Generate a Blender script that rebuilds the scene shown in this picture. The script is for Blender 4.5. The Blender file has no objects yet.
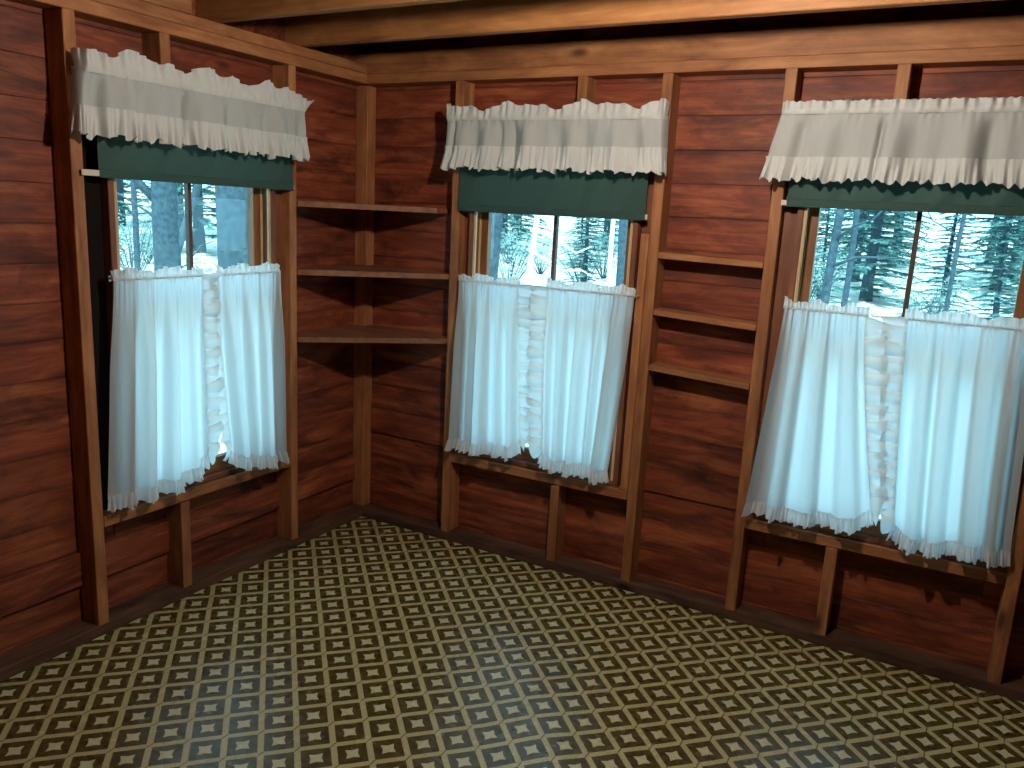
import bpy, bmesh, math, random
from mathutils import Vector, Matrix

random.seed(11)
SC = bpy.context.scene
COL = SC.collection
PI = math.pi

# ------------------------------------------------------------------ camera, world, sun, exposure
U = 0.1437                                    # one floor-pattern diagonal in metres (4 inch cells)
CAM = Vector((17.3143913, -21.2107021, 10.7236521)) * U
YAW, PITCH, ROLL, FPX = 0.499755754, 0.207861145, 0.0513961826, 810.793811
cy, sy, cp, sp = math.cos(YAW), math.sin(YAW), math.cos(PITCH), math.sin(PITCH)
fw = Vector((-sy * cp, cy * cp, -sp)); rt = Vector((cy, sy, 0)); up = rt.cross(fw)
r2 = math.cos(ROLL) * rt + math.sin(ROLL) * up
u2 = -math.sin(ROLL) * rt + math.cos(ROLL) * up
cd = bpy.data.cameras.new('camera'); cam = bpy.data.objects.new('camera', cd); COL.objects.link(cam)
cd.sensor_fit = 'HORIZONTAL'; cd.sensor_width = 36.0; cd.lens = FPX * 36.0 / 1024.0
cd.clip_start = 0.05; cd.clip_end = 300
m = Matrix((r2, u2, -fw)).transposed().to_4x4(); m.translation = CAM
cam.matrix_world = m
SC.camera = cam

SC.view_settings.view_transform = 'Standard'
SC.view_settings.look = 'None'
SC.view_settings.gamma = 1.0
SC.view_settings.use_curve_mapping = False
SC.view_settings.exposure = 0.0
SC.cycles.use_denoising = True
SC.cycles.max_bounces = 10
SC.cycles.diffuse_bounces = 5
SC.cycles.transparent_max_bounces = 16
SC.cycles.sample_clamp_indirect = 6.0

world = bpy.data.worlds.new('sky'); SC.world = world; world.use_nodes = True
bg = world.node_tree.nodes['Background']
bg.inputs['Color'].default_value = (0.34, 0.76, 1.0, 1)
bg.inputs['Strength'].default_value = 3.8

sd = bpy.data.lights.new('sun', 'SUN'); sun = bpy.data.objects.new('sun', sd); COL.objects.link(sun)
sd.energy = 9.0; sd.angle = 0.02; sd.color = (0.58, 0.90, 1.0)
sun.rotation_euler = Vector((-0.22, 0.42, -0.88)).to_track_quat('-Z', 'Y').to_euler()

BULB_POS = Vector((1.80, -1.345, 2.082))
BULB_STRENGTH = 1560.0


# ------------------------------------------------------------------ node helpers / materials
def newmat(name):
    mt = bpy.data.materials.new(name); mt.use_nodes = True
    nt = mt.node_tree
    return mt, nt, nt.nodes['Principled BSDF']


def nd(nt, kind, **kw):
    n = nt.nodes.new(kind)
    for k, v in kw.items():
        if k.startswith('i_'):
            n.inputs[k[2:].replace('_', ' ')].default_value = v
        else:
            setattr(n, k, v)
    return n


def mth(nt, op, a, b=None, c=None):
    n = nt.nodes.new('ShaderNodeMath'); n.operation = op
    for i, v in enumerate((a, b, c)):
        if v is None: continue
        if isinstance(v, (int, float)): n.inputs[i].default_value = v
        else: nt.links.new(v, n.inputs[i])
    return n.outputs[0]


def mixc(nt, fac, a, b, blend='MIX'):
    n = nt.nodes.new('ShaderNodeMix'); n.data_type = 'RGBA'; n.blend_type = blend
    for sock, v in ((n.inputs[0], fac), (n.inputs[6], a), (n.inputs[7], b)):
        if isinstance(v, (int, float)): sock.default_value = v
        elif isinstance(v, tuple): sock.default_value = (*v, 1) if len(v) == 3 else v
        else: nt.links.new(v, sock)
    return n.outputs[2]


def ramp(nt, fac, stops):
    n = nt.nodes.new('ShaderNodeValToRGB'); cr = n.color_ramp
    while len(cr.elements) < len(stops): cr.elements.new(0.5)
    for e, (p, c) in zip(cr.elements, stops): e.position = p; e.color = (*c, 1)
    nt.links.new(fac, n.inputs[0])
    return n.outputs[0]


def wood(name, dark, mid, light, axis, rough=0.5, stain=0.6, vary=0.35, spec=0.35, edge=0):
    """sawn stained wood; axis = local grain direction"""
    mt, nt, p = newmat(name)
    tc = nd(nt, 'ShaderNodeTexCoord'); oi = nd(nt, 'ShaderNodeObjectInfo')
    rnd = oi.outputs['Random']
    off = nd(nt, 'ShaderNodeCombineXYZ')
    for i, k in enumerate((37.0, 91.0, 53.0)): nt.links.new(mth(nt, 'MULTIPLY', rnd, k), off.inputs[i])
    add = nd(nt, 'ShaderNodeVectorMath', operation='ADD')
    nt.links.new(tc.outputs['Object'], add.inputs[0]); nt.links.new(off.outputs[0], add.inputs[1])

    def noise(along, across, detail, rgh=0.6, dist=0.0):
        mp = nd(nt, 'ShaderNodeMapping')
        sc = [across] * 3; sc[axis] = along
        mp.inputs['Scale'].default_value = sc
        nt.links.new(add.outputs[0], mp.inputs[0])
        n = nd(nt, 'ShaderNodeTexNoise'); n.inputs['Scale'].default_value = 1.0
        n.inputs['Detail'].default_value = detail; n.inputs['Roughness'].default_value = rgh
        n.inputs['Distortion'].default_value = dist
        nt.links.new(mp.outputs[0], n.inputs['Vector'])
        return n.outputs[0]
    grain = noise(2.2, 46.0, 5, 0.65, 0.35)
    figure = noise(2.6, 11.0, 4, 0.6, 1.2)
    blotch = noise(2.8, 9.0, 5, 0.65, 0.8)
    fine = noise(14.0, 190.0, 2, 0.6)
    fac = mth(nt, 'ADD', mth(nt, 'MULTIPLY', grain, 0.45), mth(nt, 'MULTIPLY', figure, 0.55))
    col = ramp(nt, fac, ((0.30, dark), (0.48, mid), (0.68, light)))
    bl = mth(nt, 'MULTIPLY', ramp(nt, blotch, ((0.30, (1, 1, 1)), (0.52, (0, 0, 0)))), stain)
    col = mixc(nt, bl, col, tuple(c * 0.42 for c in dark))
    # knots
    mp = nd(nt, 'ShaderNodeMapping'); sc = [5.5] * 3; sc[axis] = 2.4
    mp.inputs['Scale'].default_value = sc; nt.links.new(add.outputs[0], mp.inputs[0])
    vo = nd(nt, 'ShaderNodeTexVoronoi'); vo.inputs['Scale'].default_value = 1.0
    nt.links.new(mp.outputs[0], vo.inputs['Vector'])
    kn = ramp(nt, vo.outputs['Distance'], ((0.05, (0.85, 0.85, 0.85)), (0.13, (0, 0, 0))))
    col = mixc(nt, kn, col, tuple(c * 0.35 for c in dark))
    if edge:                                     # ragged dirt and bark along the board edges
        sep = nd(nt, 'ShaderNodeSeparateXYZ'); nt.links.new(tc.outputs['Object'], sep.inputs[0])
        az = mth(nt, 'ABSOLUTE', mth(nt, 'ADD', sep.outputs[2], mth(nt, 'MULTIPLY_ADD', noise(5.0, 9.0, 4), 0.05, -0.025)))
        col = mixc(nt, mth(nt, 'MULTIPLY', ramp(nt, mth(nt, 'MULTIPLY', az, 8.0), ((edge * 8.0 * 0.88, (0, 0, 0)), (edge * 8.0 * 1.2, (1, 1, 1)))), 0.38), col, tuple(c * 0.35 for c in dark))
    val = mth(nt, 'ADD', mth(nt, 'MULTIPLY', rnd, vary), 1.0 - vary * 0.5)
    hsv = nd(nt, 'ShaderNodeHueSaturation')
    nt.links.new(col, hsv.inputs['Color']); nt.links.new(val, hsv.inputs['Value'])
    nt.links.new(hsv.outputs[0], p.inputs['Base Color'])
    nt.links.new(mth(nt, 'MULTIPLY_ADD', grain, 0.25, rough - 0.1), p.inputs['Roughness'])
    p.inputs['Specular IOR Level'].default_value = spec
    bp = nd(nt, 'ShaderNodeBump'); bp.inputs['Strength'].default_value = 0.35; bp.inputs['Distance'].default_value = 0.003
    nt.links.new(mth(nt, 'ADD', mth(nt, 'MULTIPLY', fine, 0.5), grain), bp.inputs['Height'])
    nt.links.new(bp.outputs[0], p.inputs['Normal'])
    return mt


def plain(name, col, rough=0.5, metal=0.0, spec=0.5, noise=0.0, nscale=30):
    mt, nt, p = newmat(name)
    p.inputs['Base Color'].default_value = (*col, 1); p.inputs['Roughness'].default_value = rough
    p.inputs['Metallic'].default_value = metal; p.inputs['Specular IOR Level'].default_value = spec
    if noise:
        tc = nd(nt, 'ShaderNodeTexCoord'); n = nd(nt, 'ShaderNodeTexNoise')
        n.inputs['Scale'].default_value = nscale; n.inputs['Detail'].default_value = 4
        nt.links.new(tc.outputs['Object'], n.inputs['Vector'])
        c = mixc(nt, n.outputs[0], tuple(x * (1 - noise) for x in col), tuple(min(1, x * (1 + noise)) for x in col))
        nt.links.new(c, p.inputs['Base Color'])
    return mt


PLK = ((0.080, 0.0165, 0.008), (0.215, 0.045, 0.018), (0.440, 0.125, 0.045))
STD = ((0.170, 0.056, 0.021), (0.350, 0.130, 0.047), (0.520, 0.225, 0.085))
M = {}
M['plank'] = wood('plank_wood', *PLK, axis=0, rough=0.55, stain=0.85, vary=0.30, edge=0.055)
for i, a in enumerate('xyz'):
    M['stud_' + a] = wood('framing_wood_' + a, *STD, axis=i, rough=0.55, stain=0.35, vary=0.25)
M['joist'] = wood('joist_wood', (0.17, 0.058, 0.020), (0.34, 0.130, 0.040), (0.50, 0.22, 0.075), axis=0, rough=0.5, stain=0.3, vary=0.2)
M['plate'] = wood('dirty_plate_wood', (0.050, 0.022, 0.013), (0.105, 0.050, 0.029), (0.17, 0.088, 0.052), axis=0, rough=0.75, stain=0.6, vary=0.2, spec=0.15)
M['rear'] = wood('dark_rear_wood', (0.020, 0.007, 0.004), (0.045, 0.014, 0.007), (0.08, 0.027, 0.012), axis=0, rough=0.7, stain=0.5, spec=0.15)  # stain of the unseen walls set very dark to cut bounced light
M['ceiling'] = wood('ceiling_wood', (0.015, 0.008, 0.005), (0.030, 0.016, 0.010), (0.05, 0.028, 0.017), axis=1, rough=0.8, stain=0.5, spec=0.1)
M['shelf'] = wood('shelf_wood', (0.14, 0.045, 0.022), (0.26, 0.095, 0.045), (0.38, 0.16, 0.08), axis=0, rough=0.6, stain=0.3, vary=0.2)
M['sash'] = wood('sash_wood', (0.11, 0.042, 0.016), (0.22, 0.085, 0.030), (0.32, 0.14, 0.05), axis=2, rough=0.4, stain=0.1, vary=0.1)
M['sash_h'] = wood('sash_wood_horizontal', (0.11, 0.042, 0.016), (0.22, 0.085, 0.030), (0.32, 0.14, 0.05), axis=0, rough=0.4, stain=0.1, vary=0.1)
M['jamb'] = wood('jamb_wood', (0.10, 0.032, 0.018), (0.20, 0.066, 0.034), (0.28, 0.105, 0.05), axis=2, rough=0.45, stain=0.2, vary=0.2)
M['stop'] = wood('stop_wood', (0.40, 0.25, 0.11), (0.56, 0.37, 0.18), (0.70, 0.50, 0.27), axis=2, rough=0.4, stain=0.05, vary=0.1)
M['muntin'] = wood('muntin_wood', (0.05, 0.025, 0.016), (0.095, 0.050, 0.034), (0.14, 0.08, 0.055), axis=2, rough=0.5, stain=0.1, vary=0.1)  # sash wood darkened in colour, as bars seen against the light
M['felt_and_gap'] = plain('black_felt_and_gap', (0.012, 0.008, 0.007), 0.9, spec=0.1, noise=0.3)
M['pale_slat'] = plain('pale_slat', (0.62, 0.52, 0.40), 0.5, noise=0.15, nscale=60)
M['metal'] = plain('curtain_rod_metal', (0.75, 0.74, 0.70), 0.3, metal=0.8)
M['porcelain'] = plain('porcelain', (0.75, 0.74, 0.70), 0.25)
M['cord'] = plain('lamp_cord', (0.03, 0.025, 0.02), 0.6)
M['siding'] = plain('outside_siding', (0.10, 0.05, 0.03), 0.8, noise=0.3, nscale=8)


def cloth_mat(name, col, trans, tcol, weave=900, rough=0.9):
    mt, nt, p = newmat(name)
    out = nt.nodes['Material Output']
    tc = nd(nt, 'ShaderNodeTexCoord'); n = nd(nt, 'ShaderNodeTexNoise')
    n.inputs['Scale'].default_value = weave; n.inputs['Detail'].default_value = 2
    nt.links.new(tc.outputs['Object'], n.inputs['Vector'])
    n2 = nd(nt, 'ShaderNodeTexNoise'); n2.inputs['Scale'].default_value = 9; n2.inputs['Detail'].default_value = 4
    nt.links.new(tc.outputs['Object'], n2.inputs['Vector'])
    f = mth(nt, 'ADD', mth(nt, 'MULTIPLY', n.outputs[0], 0.6), mth(nt, 'MULTIPLY', n2.outputs[0], 0.4))
    c = mixc(nt, f, tuple(x * 0.86 for x in col), tuple(min(1, x * 1.1) for x in col))
    nt.links.new(c, p.inputs['Base Color'])
    p.inputs['Roughness'].default_value = rough; p.inputs['Specular IOR Level'].default_value = 0.15
    bp = nd(nt, 'ShaderNodeBump'); bp.inputs['Strength'].default_value = 0.15; bp.inputs['Distance'].default_value = 0.001
    nt.links.new(n.outputs[0], bp.inputs['Height']); nt.links.new(bp.outputs[0], p.inputs['Normal'])
    t = nd(nt, 'ShaderNodeBsdfTranslucent'); t.inputs['Color'].default_value = (*tcol, 1)
    mx = nd(nt, 'ShaderNodeMixShader'); mx.inputs[0].default_value = trans
    nt.links.new(p.outputs[0], mx.inputs[1]); nt.links.new(t.outputs[0], mx.inputs[2])
    nt.links.new(mx.outputs[0], out.inputs['Surface'])
    return mt


def sheer(mt, k):
    nt = mt.node_tree; out = nt.nodes['Material Output']; src = out.inputs['Surface'].links[0].from_socket
    tr = nd(nt, 'ShaderNodeBsdfTransparent'); mx = nd(nt, 'ShaderNodeMixShader'); mx.inputs[0].default_value = k
    nt.links.new(src, mx.inputs[1]); nt.links.new(tr.outputs[0], mx.inputs[2]); nt.links.new(mx.outputs[0], out.inputs['Surface'])


M['curtain'] = cloth_mat('white_curtain_cotton', (0.62, 0.63, 0.62), 0.5, (0.92, 0.95, 0.95))
M['ruffle'] = cloth_mat('white_ruffle_cotton', (0.82, 0.82, 0.80), 0.42, (0.92, 0.95, 0.95))
M['valance'] = cloth_mat('white_valance_cotton', (0.59, 0.59, 0.56), 0.15, (0.85, 0.85, 0.8))
sheer(M['valance'], 0.10)
M['valance_ruffle'] = cloth_mat('white_valance_ruffle', (0.69, 0.68, 0.64), 0.15, (0.85, 0.85, 0.8))
M['shade'] = cloth_mat('dark_green_shade', (0.045, 0.086, 0.070), 0.04, (0.05, 0.15, 0.13), weave=500, rough=0.6)

mt, nt, p = newmat('window_glass'); M['glass'] = mt
tr = nd(nt, 'ShaderNodeBsdfTransparent'); gl = nd(nt, 'ShaderNodeBsdfGlossy'); gl.inputs['Roughness'].default_value = 0.02
tr.inputs['Color'].default_value = (0.97, 0.99, 0.99, 1)
mx = nd(nt, 'ShaderNodeMixShader'); mx.inputs[0].default_value = 0.03
nt.links.new(tr.outputs[0], mx.inputs[1]); nt.links.new(gl.outputs[0], mx.inputs[2])
nt.links.new(mx.outputs[0], nt.nodes['Material Output'].inputs['Surface'])

mt, nt, p = newmat('glowing_bulb'); M['bulb'] = mt
em = nd(nt, 'ShaderNodeEmission'); em.inputs['Color'].default_value = (1.0, 0.94, 0.84, 1); em.inputs['Strength'].default_value = BULB_STRENGTH
nt.links.new(em.outputs[0], nt.nodes['Material Output'].inputs['Surface'])


def floor_material():
    mt, nt, p = newmat('patterned_sheet_vinyl')
    tc = nd(nt, 'ShaderNodeTexCoord'); sx = nd(nt, 'ShaderNodeSeparateXYZ')
    # printed lines waver a little
    nz = nd(nt, 'ShaderNodeTexNoise'); nz.inputs['Scale'].default_value = 3.5; nz.inputs['Detail'].default_value = 2
    nt.links.new(tc.outputs['Object'], nz.inputs['Vector'])
    sh = nd(nt, 'ShaderNodeVectorMath', operation='SCALE'); sh.inputs['Scale'].default_value = 0.006
    sb = nd(nt, 'ShaderNodeVectorMath', operation='SUBTRACT'); sb.inputs[1].default_value = (0.5, 0.5, 0.5)
    nt.links.new(nz.outputs['Color'], sb.inputs[0]); nt.links.new(sb.outputs[0], sh.inputs[0])
    ad = nd(nt, 'ShaderNodeVectorMath', operation='ADD')
    nt.links.new(tc.outputs['Object'], ad.inputs[0]); nt.links.new(sh.outputs[0], ad.inputs[1])
    nt.links.new(ad.outputs[0], sx.inputs[0])
    x, y = sx.outputs[0], sx.outputs[1]
    k = 1.0 / U                                   # (x+y)/sqrt2 / (U/sqrt2)
    a = mth(nt, 'MULTIPLY', mth(nt, 'ADD', x, y), k)
    b = mth(nt, 'MULTIPLY', mth(nt, 'SUBTRACT', y, x), k)

    def cell(v): return mth(nt, 'ABSOLUTE', mth(nt, 'SUBTRACT', mth(nt, 'FRACT', mth(nt, 'ADD', v, 0.5)), 0.5))
    pa, pb = cell(a), cell(b)
    mxv = mth(nt, 'MAXIMUM', pa, pb); mnv = mth(nt, 'MINIMUM', pa, pb)

    def soft(v, lo, hi):
        n = nd(nt, 'ShaderNodeMapRange'); n.interpolation_type = 'SMOOTHSTEP'
        n.inputs['From Min'].default_value = lo; n.inputs['From Max'].default_value = hi
        nt.links.new(v, n.inputs['Value']); return n.outputs[0]
    band = soft(mxv, 0.402, 0.422)
    st = mth(nt, 'SUBTRACT', mth(nt, 'MULTIPLY_ADD', mnv, 0.22, 0.152), mxv)
    star = mth(nt, 'MULTIPLY', soft(st, -0.006, 0.010), soft(mth(nt, 'SUBTRACT', 0.198, mxv), -0.01, 0.01))
    mit = mth(nt, 'MULTIPLY', soft(mth(nt, 'SUBTRACT', 0.035, cell(mth(nt, 'SUBTRACT', a, b))), 0.0, 0.015), soft(mnv, 0.40, 0.41))
    sp1 = nd(nt, 'ShaderNodeTexNoise'); sp1.inputs['Scale'].default_value = 420; sp1.inputs['Detail'].default_value = 2
    nt.links.new(tc.outputs['Object'], sp1.inputs['Vector'])
    sp2 = nd(nt, 'ShaderNodeTexNoise'); sp2.inputs['Scale'].default_value = 40; sp2.inputs['Detail'].default_value = 3
    nt.links.new(tc.outputs['Object'], sp2.inputs['Vector'])
    bandc = ramp(nt, sp1.outputs[0], ((0.36, (0.31, 0.24, 0.095)), (0.60, (0.68, 0.57, 0.28))))
    starc = ramp(nt, sp1.outputs[0], ((0.36, (0.48, 0.41, 0.21)), (0.60, (0.72, 0.64, 0.38))))
    darkc = ramp(nt, sp2.outputs[0], ((0.35, (0.058, 0.038, 0.007)), (0.65, (0.110, 0.078, 0.016))))
    c = mixc(nt, band, darkc, bandc)
    c = mixc(nt, mth(nt, 'MULTIPLY', mit, 0.8), c, (0.05, 0.035, 0.012))
    c = mixc(nt, star, c, starc)
    nt.links.new(c, p.inputs['Base Color'])
    w = nd(nt, 'ShaderNodeTexNoise'); w.inputs['Scale'].default_value = 12; w.inputs['Detail'].default_value = 3
    nt.links.new(tc.outputs['Object'], w.inputs['Vector'])
    nt.links.new(mth(nt, 'MULTIPLY_ADD', w.outputs[0], 0.18, 0.17), p.inputs['Roughness'])
    p.inputs['Specular IOR Level'].default_value = 0.65
    bp = nd(nt, 'ShaderNodeBump'); bp.inputs['Strength'].default_value = 0.25; bp.inputs['Distance'].default_value = 0.001
    nt.links.new(mth(nt, 'ADD', sp1.outputs[0], band), bp.inputs['Height']); nt.links.new(bp.outputs[0], p.inputs['Normal'])
    return mt


M['floor'] = floor_material()

# ------------------------------------------------------------------ object helpers
# every wall has a local frame (u along the wall left->right, d outward depth, z up);
# d = 0 is the inner face of the framing.
ROT = {'back': 0.0, 'left': PI / 2}


def link(o, parent=None, loc=(0, 0, 0), rotz=0.0):
    COL.objects.link(o)
    o.location = loc
    if rotz: o.rotation_euler = (0, 0, rotz)
    if parent is not None: o.parent = parent
    return o


def tag(o, label=None, cat=None, group=None, kind=None):
    if label: o['label'] = label
    if cat: o['category'] = cat
    if group: o['group'] = group
    if kind: o['kind'] = kind
    return o


def mesh_obj(name, verts, faces, mat, parent=None, loc=(0, 0, 0), rotz=0.0, smooth=False):
    me = bpy.data.meshes.new(name)
    me.from_pydata(verts, [], faces); me.update()
    if mat: me.materials.append(M[mat] if isinstance(mat, str) else mat)
    if smooth:
        for f in me.polygons: f.use_smooth = True
    return link(bpy.data.objects.new(name, me), parent, loc, rotz)


_cache = {}


def box_mesh(sx, sy, sz, mat, bev):
    key = (round(sx, 4), round(sy, 4), round(sz, 4), mat, bev)
    if key in _cache: return _cache[key]
    bm = bmesh.new()
    bmesh.ops.create_cube(bm, size=1.0)
    bmesh.ops.scale(bm, vec=(sx, sy, sz), verts=bm.verts)
    if bev: bmesh.ops.bevel(bm, geom=list(bm.edges), offset=min(bev, min(sx, sy, sz) * 0.3), segments=1, affect='EDGES')
    me = bpy.data.meshes.new('board'); bm.to_mesh(me); bm.free()
    me.materials.append(M[mat]); _cache[key] = me
    return me


def box(name, mat, parent, u, d, z, bev=0.0025, origin=(0, 0, 0), tilt=0.0):
    """box in the parent's local frame; origin = local position of the parent's own origin"""
    me = box_mesh(abs(u[1] - u[0]), abs(d[1] - d[0]), abs(z[1] - z[0]), mat, bev)
    o = bpy.data.objects.new(name, me)
    link(o, parent, ((u[0] + u[1]) / 2 - origin[0], (d[0] + d[1]) / 2 - origin[1], (z[0] + z[1]) / 2 - origin[2]))
    if tilt: o.rotation_euler = (0, tilt, 0)
    return o


def wpt(wall, u, d, z):
    return Vector((u, d, z)) if wall == 'back' else Vector((-d, u, z))


def empty(name, wall, u, d, z):
    o = bpy.data.objects.new(name, None); o.empty_display_size = 0.1
    return link(o, None, wpt(wall, u, d, z), ROT[wall])


def tube_geo(pts, rad, n=8, cap=True):
    pts = [Vector(q) for q in pts]; V = []; F = []
    rads = rad if isinstance(rad, (list, tuple)) else [rad] * len(pts)
    for i, q in enumerate(pts):
        t = (pts[min(i + 1, len(pts) - 1)] - pts[max(i - 1, 0)]).normalized()
        a = t.orthogonal().normalized() if i == 0 else (a - t * a.dot(t)).normalized()
        b = t.cross(a)
        for k in range(n):
            an = 2 * PI * k / n
            V.append(q + (a * math.cos(an) + b * math.sin(an)) * rads[i])
    for i in range(len(pts) - 1):
        for k in range(n):
            k2 = (k + 1) % n
            F.append((i * n + k, i * n + k2, (i + 1) * n + k2, (i + 1) * n + k))
    if cap:
        F.append(tuple(range(n - 1, -1, -1))); F.append(tuple((len(pts) - 1) * n + k for k in range(n)))
    return V, F


def lathe_geo(prof, n=20):
    V = []; F = []
    for r, z in prof:
        for k in range(n):
            V.append((r * math.cos(2 * PI * k / n), r * math.sin(2 * PI * k / n), z))
    for i in range(len(prof) - 1):
        for k in range(n):
            k2 = (k + 1) % n
            F.append((i * n + k, i * n + k2, (i + 1) * n + k2, (i + 1) * n + k))
    F.append(tuple(range(n - 1, -1, -1))); F.append(tuple((len(prof) - 1) * n + k for k in range(n)))
    return V, F


# ------------------------------------------------------------------ room shell
ROOM_X, ROOM_Y = 4.0, -4.4
T = 0.041; SD = 0.092                        # framing lumber thickness and depth
PLATE0, PLATE1, PLATE2 = 2.078, 2.119, 2.160
HEAD, SILL = 1.885, 0.436

# floor: sheet vinyl with a slightly lifted ripple in the middle of the room
V = []; F = []
nx, ny = 86, 94
for j in range(ny + 1):
    for i in range(nx + 1):
        x = -0.14 + (ROOM_X + 0.14) * i / nx; y = ROOM_Y + (0.14 - ROOM_Y) * j / ny
        q = (x - 1.62) * 0.80 + (y + 1.15) * 0.60; r = -(x - 1.62) * 0.60 + (y + 1.15) * 0.80
        h = 0.011 * math.exp(-(q / 0.11) ** 2 - (r / 0.45) ** 2)
        q = (x - 2.05) * 0.80 + (y + 1.35) * 0.60; r = -(x - 2.05) * 0.60 + (y + 1.35) * 0.80
        h += 0.009 * math.exp(-(q / 0.10) ** 2 - (r / 0.4) ** 2)
        V.append((x, y, h))
for j in range(ny):
    for i in range(nx):
        k = j * (nx + 1) + i
        F.append((k, k + 1, k + nx + 2, k + nx + 1))
n0 = len(V)
for c in ((-0.14, ROOM_Y), (ROOM_X, ROOM_Y), (ROOM_X, 0.14), (-0.14, 0.14)): V.append((*c, -0.12))
F.append((n0 + 3, n0 + 2, n0 + 1, n0))
floor = tag(mesh_obj('floor', V, F, 'floor', smooth=True), 'patterned vinyl floor of cream lattice and brown diamonds', None, None, 'structure')

# windows: wall, opening between studs (u0,u1), glass edges (g0,g1)
WIN = [
    dict(n=1, wall='left', u0=-1.395, u1=-0.492, g0=-1.240, g1=-0.628, dark0=True),
    dict(n=2, wall='back', u0=0.517, u1=1.395, g0=0.629, g1=1.277, dark0=False),
    dict(n=3, wall='back', u0=1.881, u1=2.752, g0=2.000, g1=2.642, dark0=False),
]


def build_wall(wall, length0, length1, name, label):
    """backing sheet with window holes (mesh) + planks, plates and studs as children"""
    wins = sorted([w for w in WIN if w['wall'] == wall], key=lambda w: w['u0'])
    holes = [(w['g0'] - 0.055, w['g1'] + 0.055) for w in wins]
    z0, z1 = -0.1, 2.34
    d0, d1 = 0.118, 0.135
    V = []; F = []

    def slab(a, b, c, e):
        k = len(V)
        for dd in (d0, d1):
            V.extend([(a, dd, c), (b, dd, c), (b, dd, e), (a, dd, e)])
        F.extend([(k, k + 1, k + 2, k + 3), (k + 7, k + 6, k + 5, k + 4), (k, k + 4, k + 5, k + 1), (k + 1, k + 5, k + 6, k + 2), (k + 2, k + 6, k + 7, k + 3), (k + 3, k + 7, k + 4, k)])
    cur = length0
    for a, b in holes:
        slab(cur, a, z0, z1); slab(a, b, z0, SILL - 0.03); slab(a, b, HEAD, z1); cur = b
    slab(cur, length1, z0, z1)
    w_ = mesh_obj(name, V, F, 'felt_and_gap', None, (0, 0, 0), ROT[wall])
    tag(w_, label, None, None, 'structure')
    # horizontal planks
    rs = random.Random(5 if wall == 'back' else 9)
    k = -3
    while True:
        za = 0.302 + 0.1257 * k; zb = za + 0.1257
        if za > 2.25: break
        za = max(za, 0.0)
        segs = []; cur = length0
        for a, b in holes:
            segs.append((cur, a, za, zb))
            lo, hi = SILL - 0.03, HEAD
            if zb <= lo or za >= hi: segs.append((a, b, za, zb))
            else:
                if za < lo: segs.append((a, b, za, lo))
                if zb > hi: segs.append((a, b, hi, zb))
            cur = b
        segs.append((cur, length1, za, zb))
        # merge full-height neighbours into one long plank
        out = []
        for s in segs:
            if out and abs(out[-1][1] - s[0]) < 1e-6 and out[-1][2:] == s[2:]: out[-1] = (out[-1][0], s[1], s[2], s[3])
            else: out.append(s)
        for s in out:
            off = rs.uniform(0.0, 0.003)
            if wall == 'left' and k == -1: off = -0.016
            if wall == 'back' and k == 1: off = -0.008
            box('plank', 'plank', w_, (s[0] + 0.0006, s[1] - 0.0006), (SD + off, SD + 0.024), (s[2] + 0.0002, s[3] - 0.0004), 0.0014)
        k += 1
    return w_


wall_back = build_wall('back', -0.135, ROOM_X + 0.1, 'wall_back', 'reddish board wall with open studs and two curtained windows')
wall_left = build_wall('left', ROOM_Y - 0.1, 0.1175, 'wall_left', 'reddish board wall with open studs and one curtained window')


def stud(wl, u, z0, z1, name='stud', w=T, d=(0.0, SD)):
    return box(name, 'stud_z', wl, (u, u + w), d, (z0, z1))


# back wall framing
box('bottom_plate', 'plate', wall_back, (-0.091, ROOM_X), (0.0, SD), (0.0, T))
box('top_plate', 'stud_x', wall_back, (-0.091, ROOM_X), (0.0, SD), (PLATE0, PLATE1))
box('rim_board', 'stud_x', wall_back, (-0.088, ROOM_X), (0.006, 0.006 + T), (PLATE1, PLATE1 + 0.092))
box('corner_post', 'stud_z', wall_back, (-0.0915, -0.022), (0.030, SD - 0.0005), (T, PLATE0))
for u in (0.476, 1.396, 1.840, 2.753, 3.16, 3.57):
    stud(wall_back, u, T, PLATE0)
# left wall framing (u = y)
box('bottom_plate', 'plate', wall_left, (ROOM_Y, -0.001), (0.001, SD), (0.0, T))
box('top_plate', 'stud_x', wall_left, (ROOM_Y, -0.0015), (0.0, SD), (PLATE0, PLATE1))
box('top_plate', 'stud_x', wall_left, (ROOM_Y, -0.0015), (0.0, SD), (PLATE1 + 0.0005, PLATE2))
for u in (-0.493, -1.436, -1.85, -2.26, -2.67, -3.08, -3.49, -3.90):
    stud(wall_left, u, T, PLATE0)

for w in WIN:
    wl = wall_back if w['wall'] == 'back' else wall_left
    u0, u1 = w['u0'] + 0.001, w['u1'] - 0.001
    # rough sill, header and cripple studs
    box('rough_sill', 'stud_x', wl, (u0, u1), (0.0, SD - 0.001), (SILL - T, SILL), tilt=(0.006 if w['n'] == 1 else -0.008 if w['n'] == 3 else -0.006))
    box('header', 'stud_x', wl, (u0, u1), (0.0, SD - 0.001), (HEAD, HEAD + T))
    cb = {1: -1.077, 2: 1.041, 3: 2.180}[w['n']]
    ct = {1: -1.094, 2: 1.048, 3: 2.195}[w['n']]
    stud(wl, cb, T, SILL - T - 0.003, 'cripple_stud')
    stud(wl, ct, HEAD + T, PLATE0, 'cripple_stud')
# trimmer strip beside window 2
box('trimmer', 'stud_z', wall_back, (1.360, 1.3945), (0.0, 0.03), (SILL + 0.004, 1.487))

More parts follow.
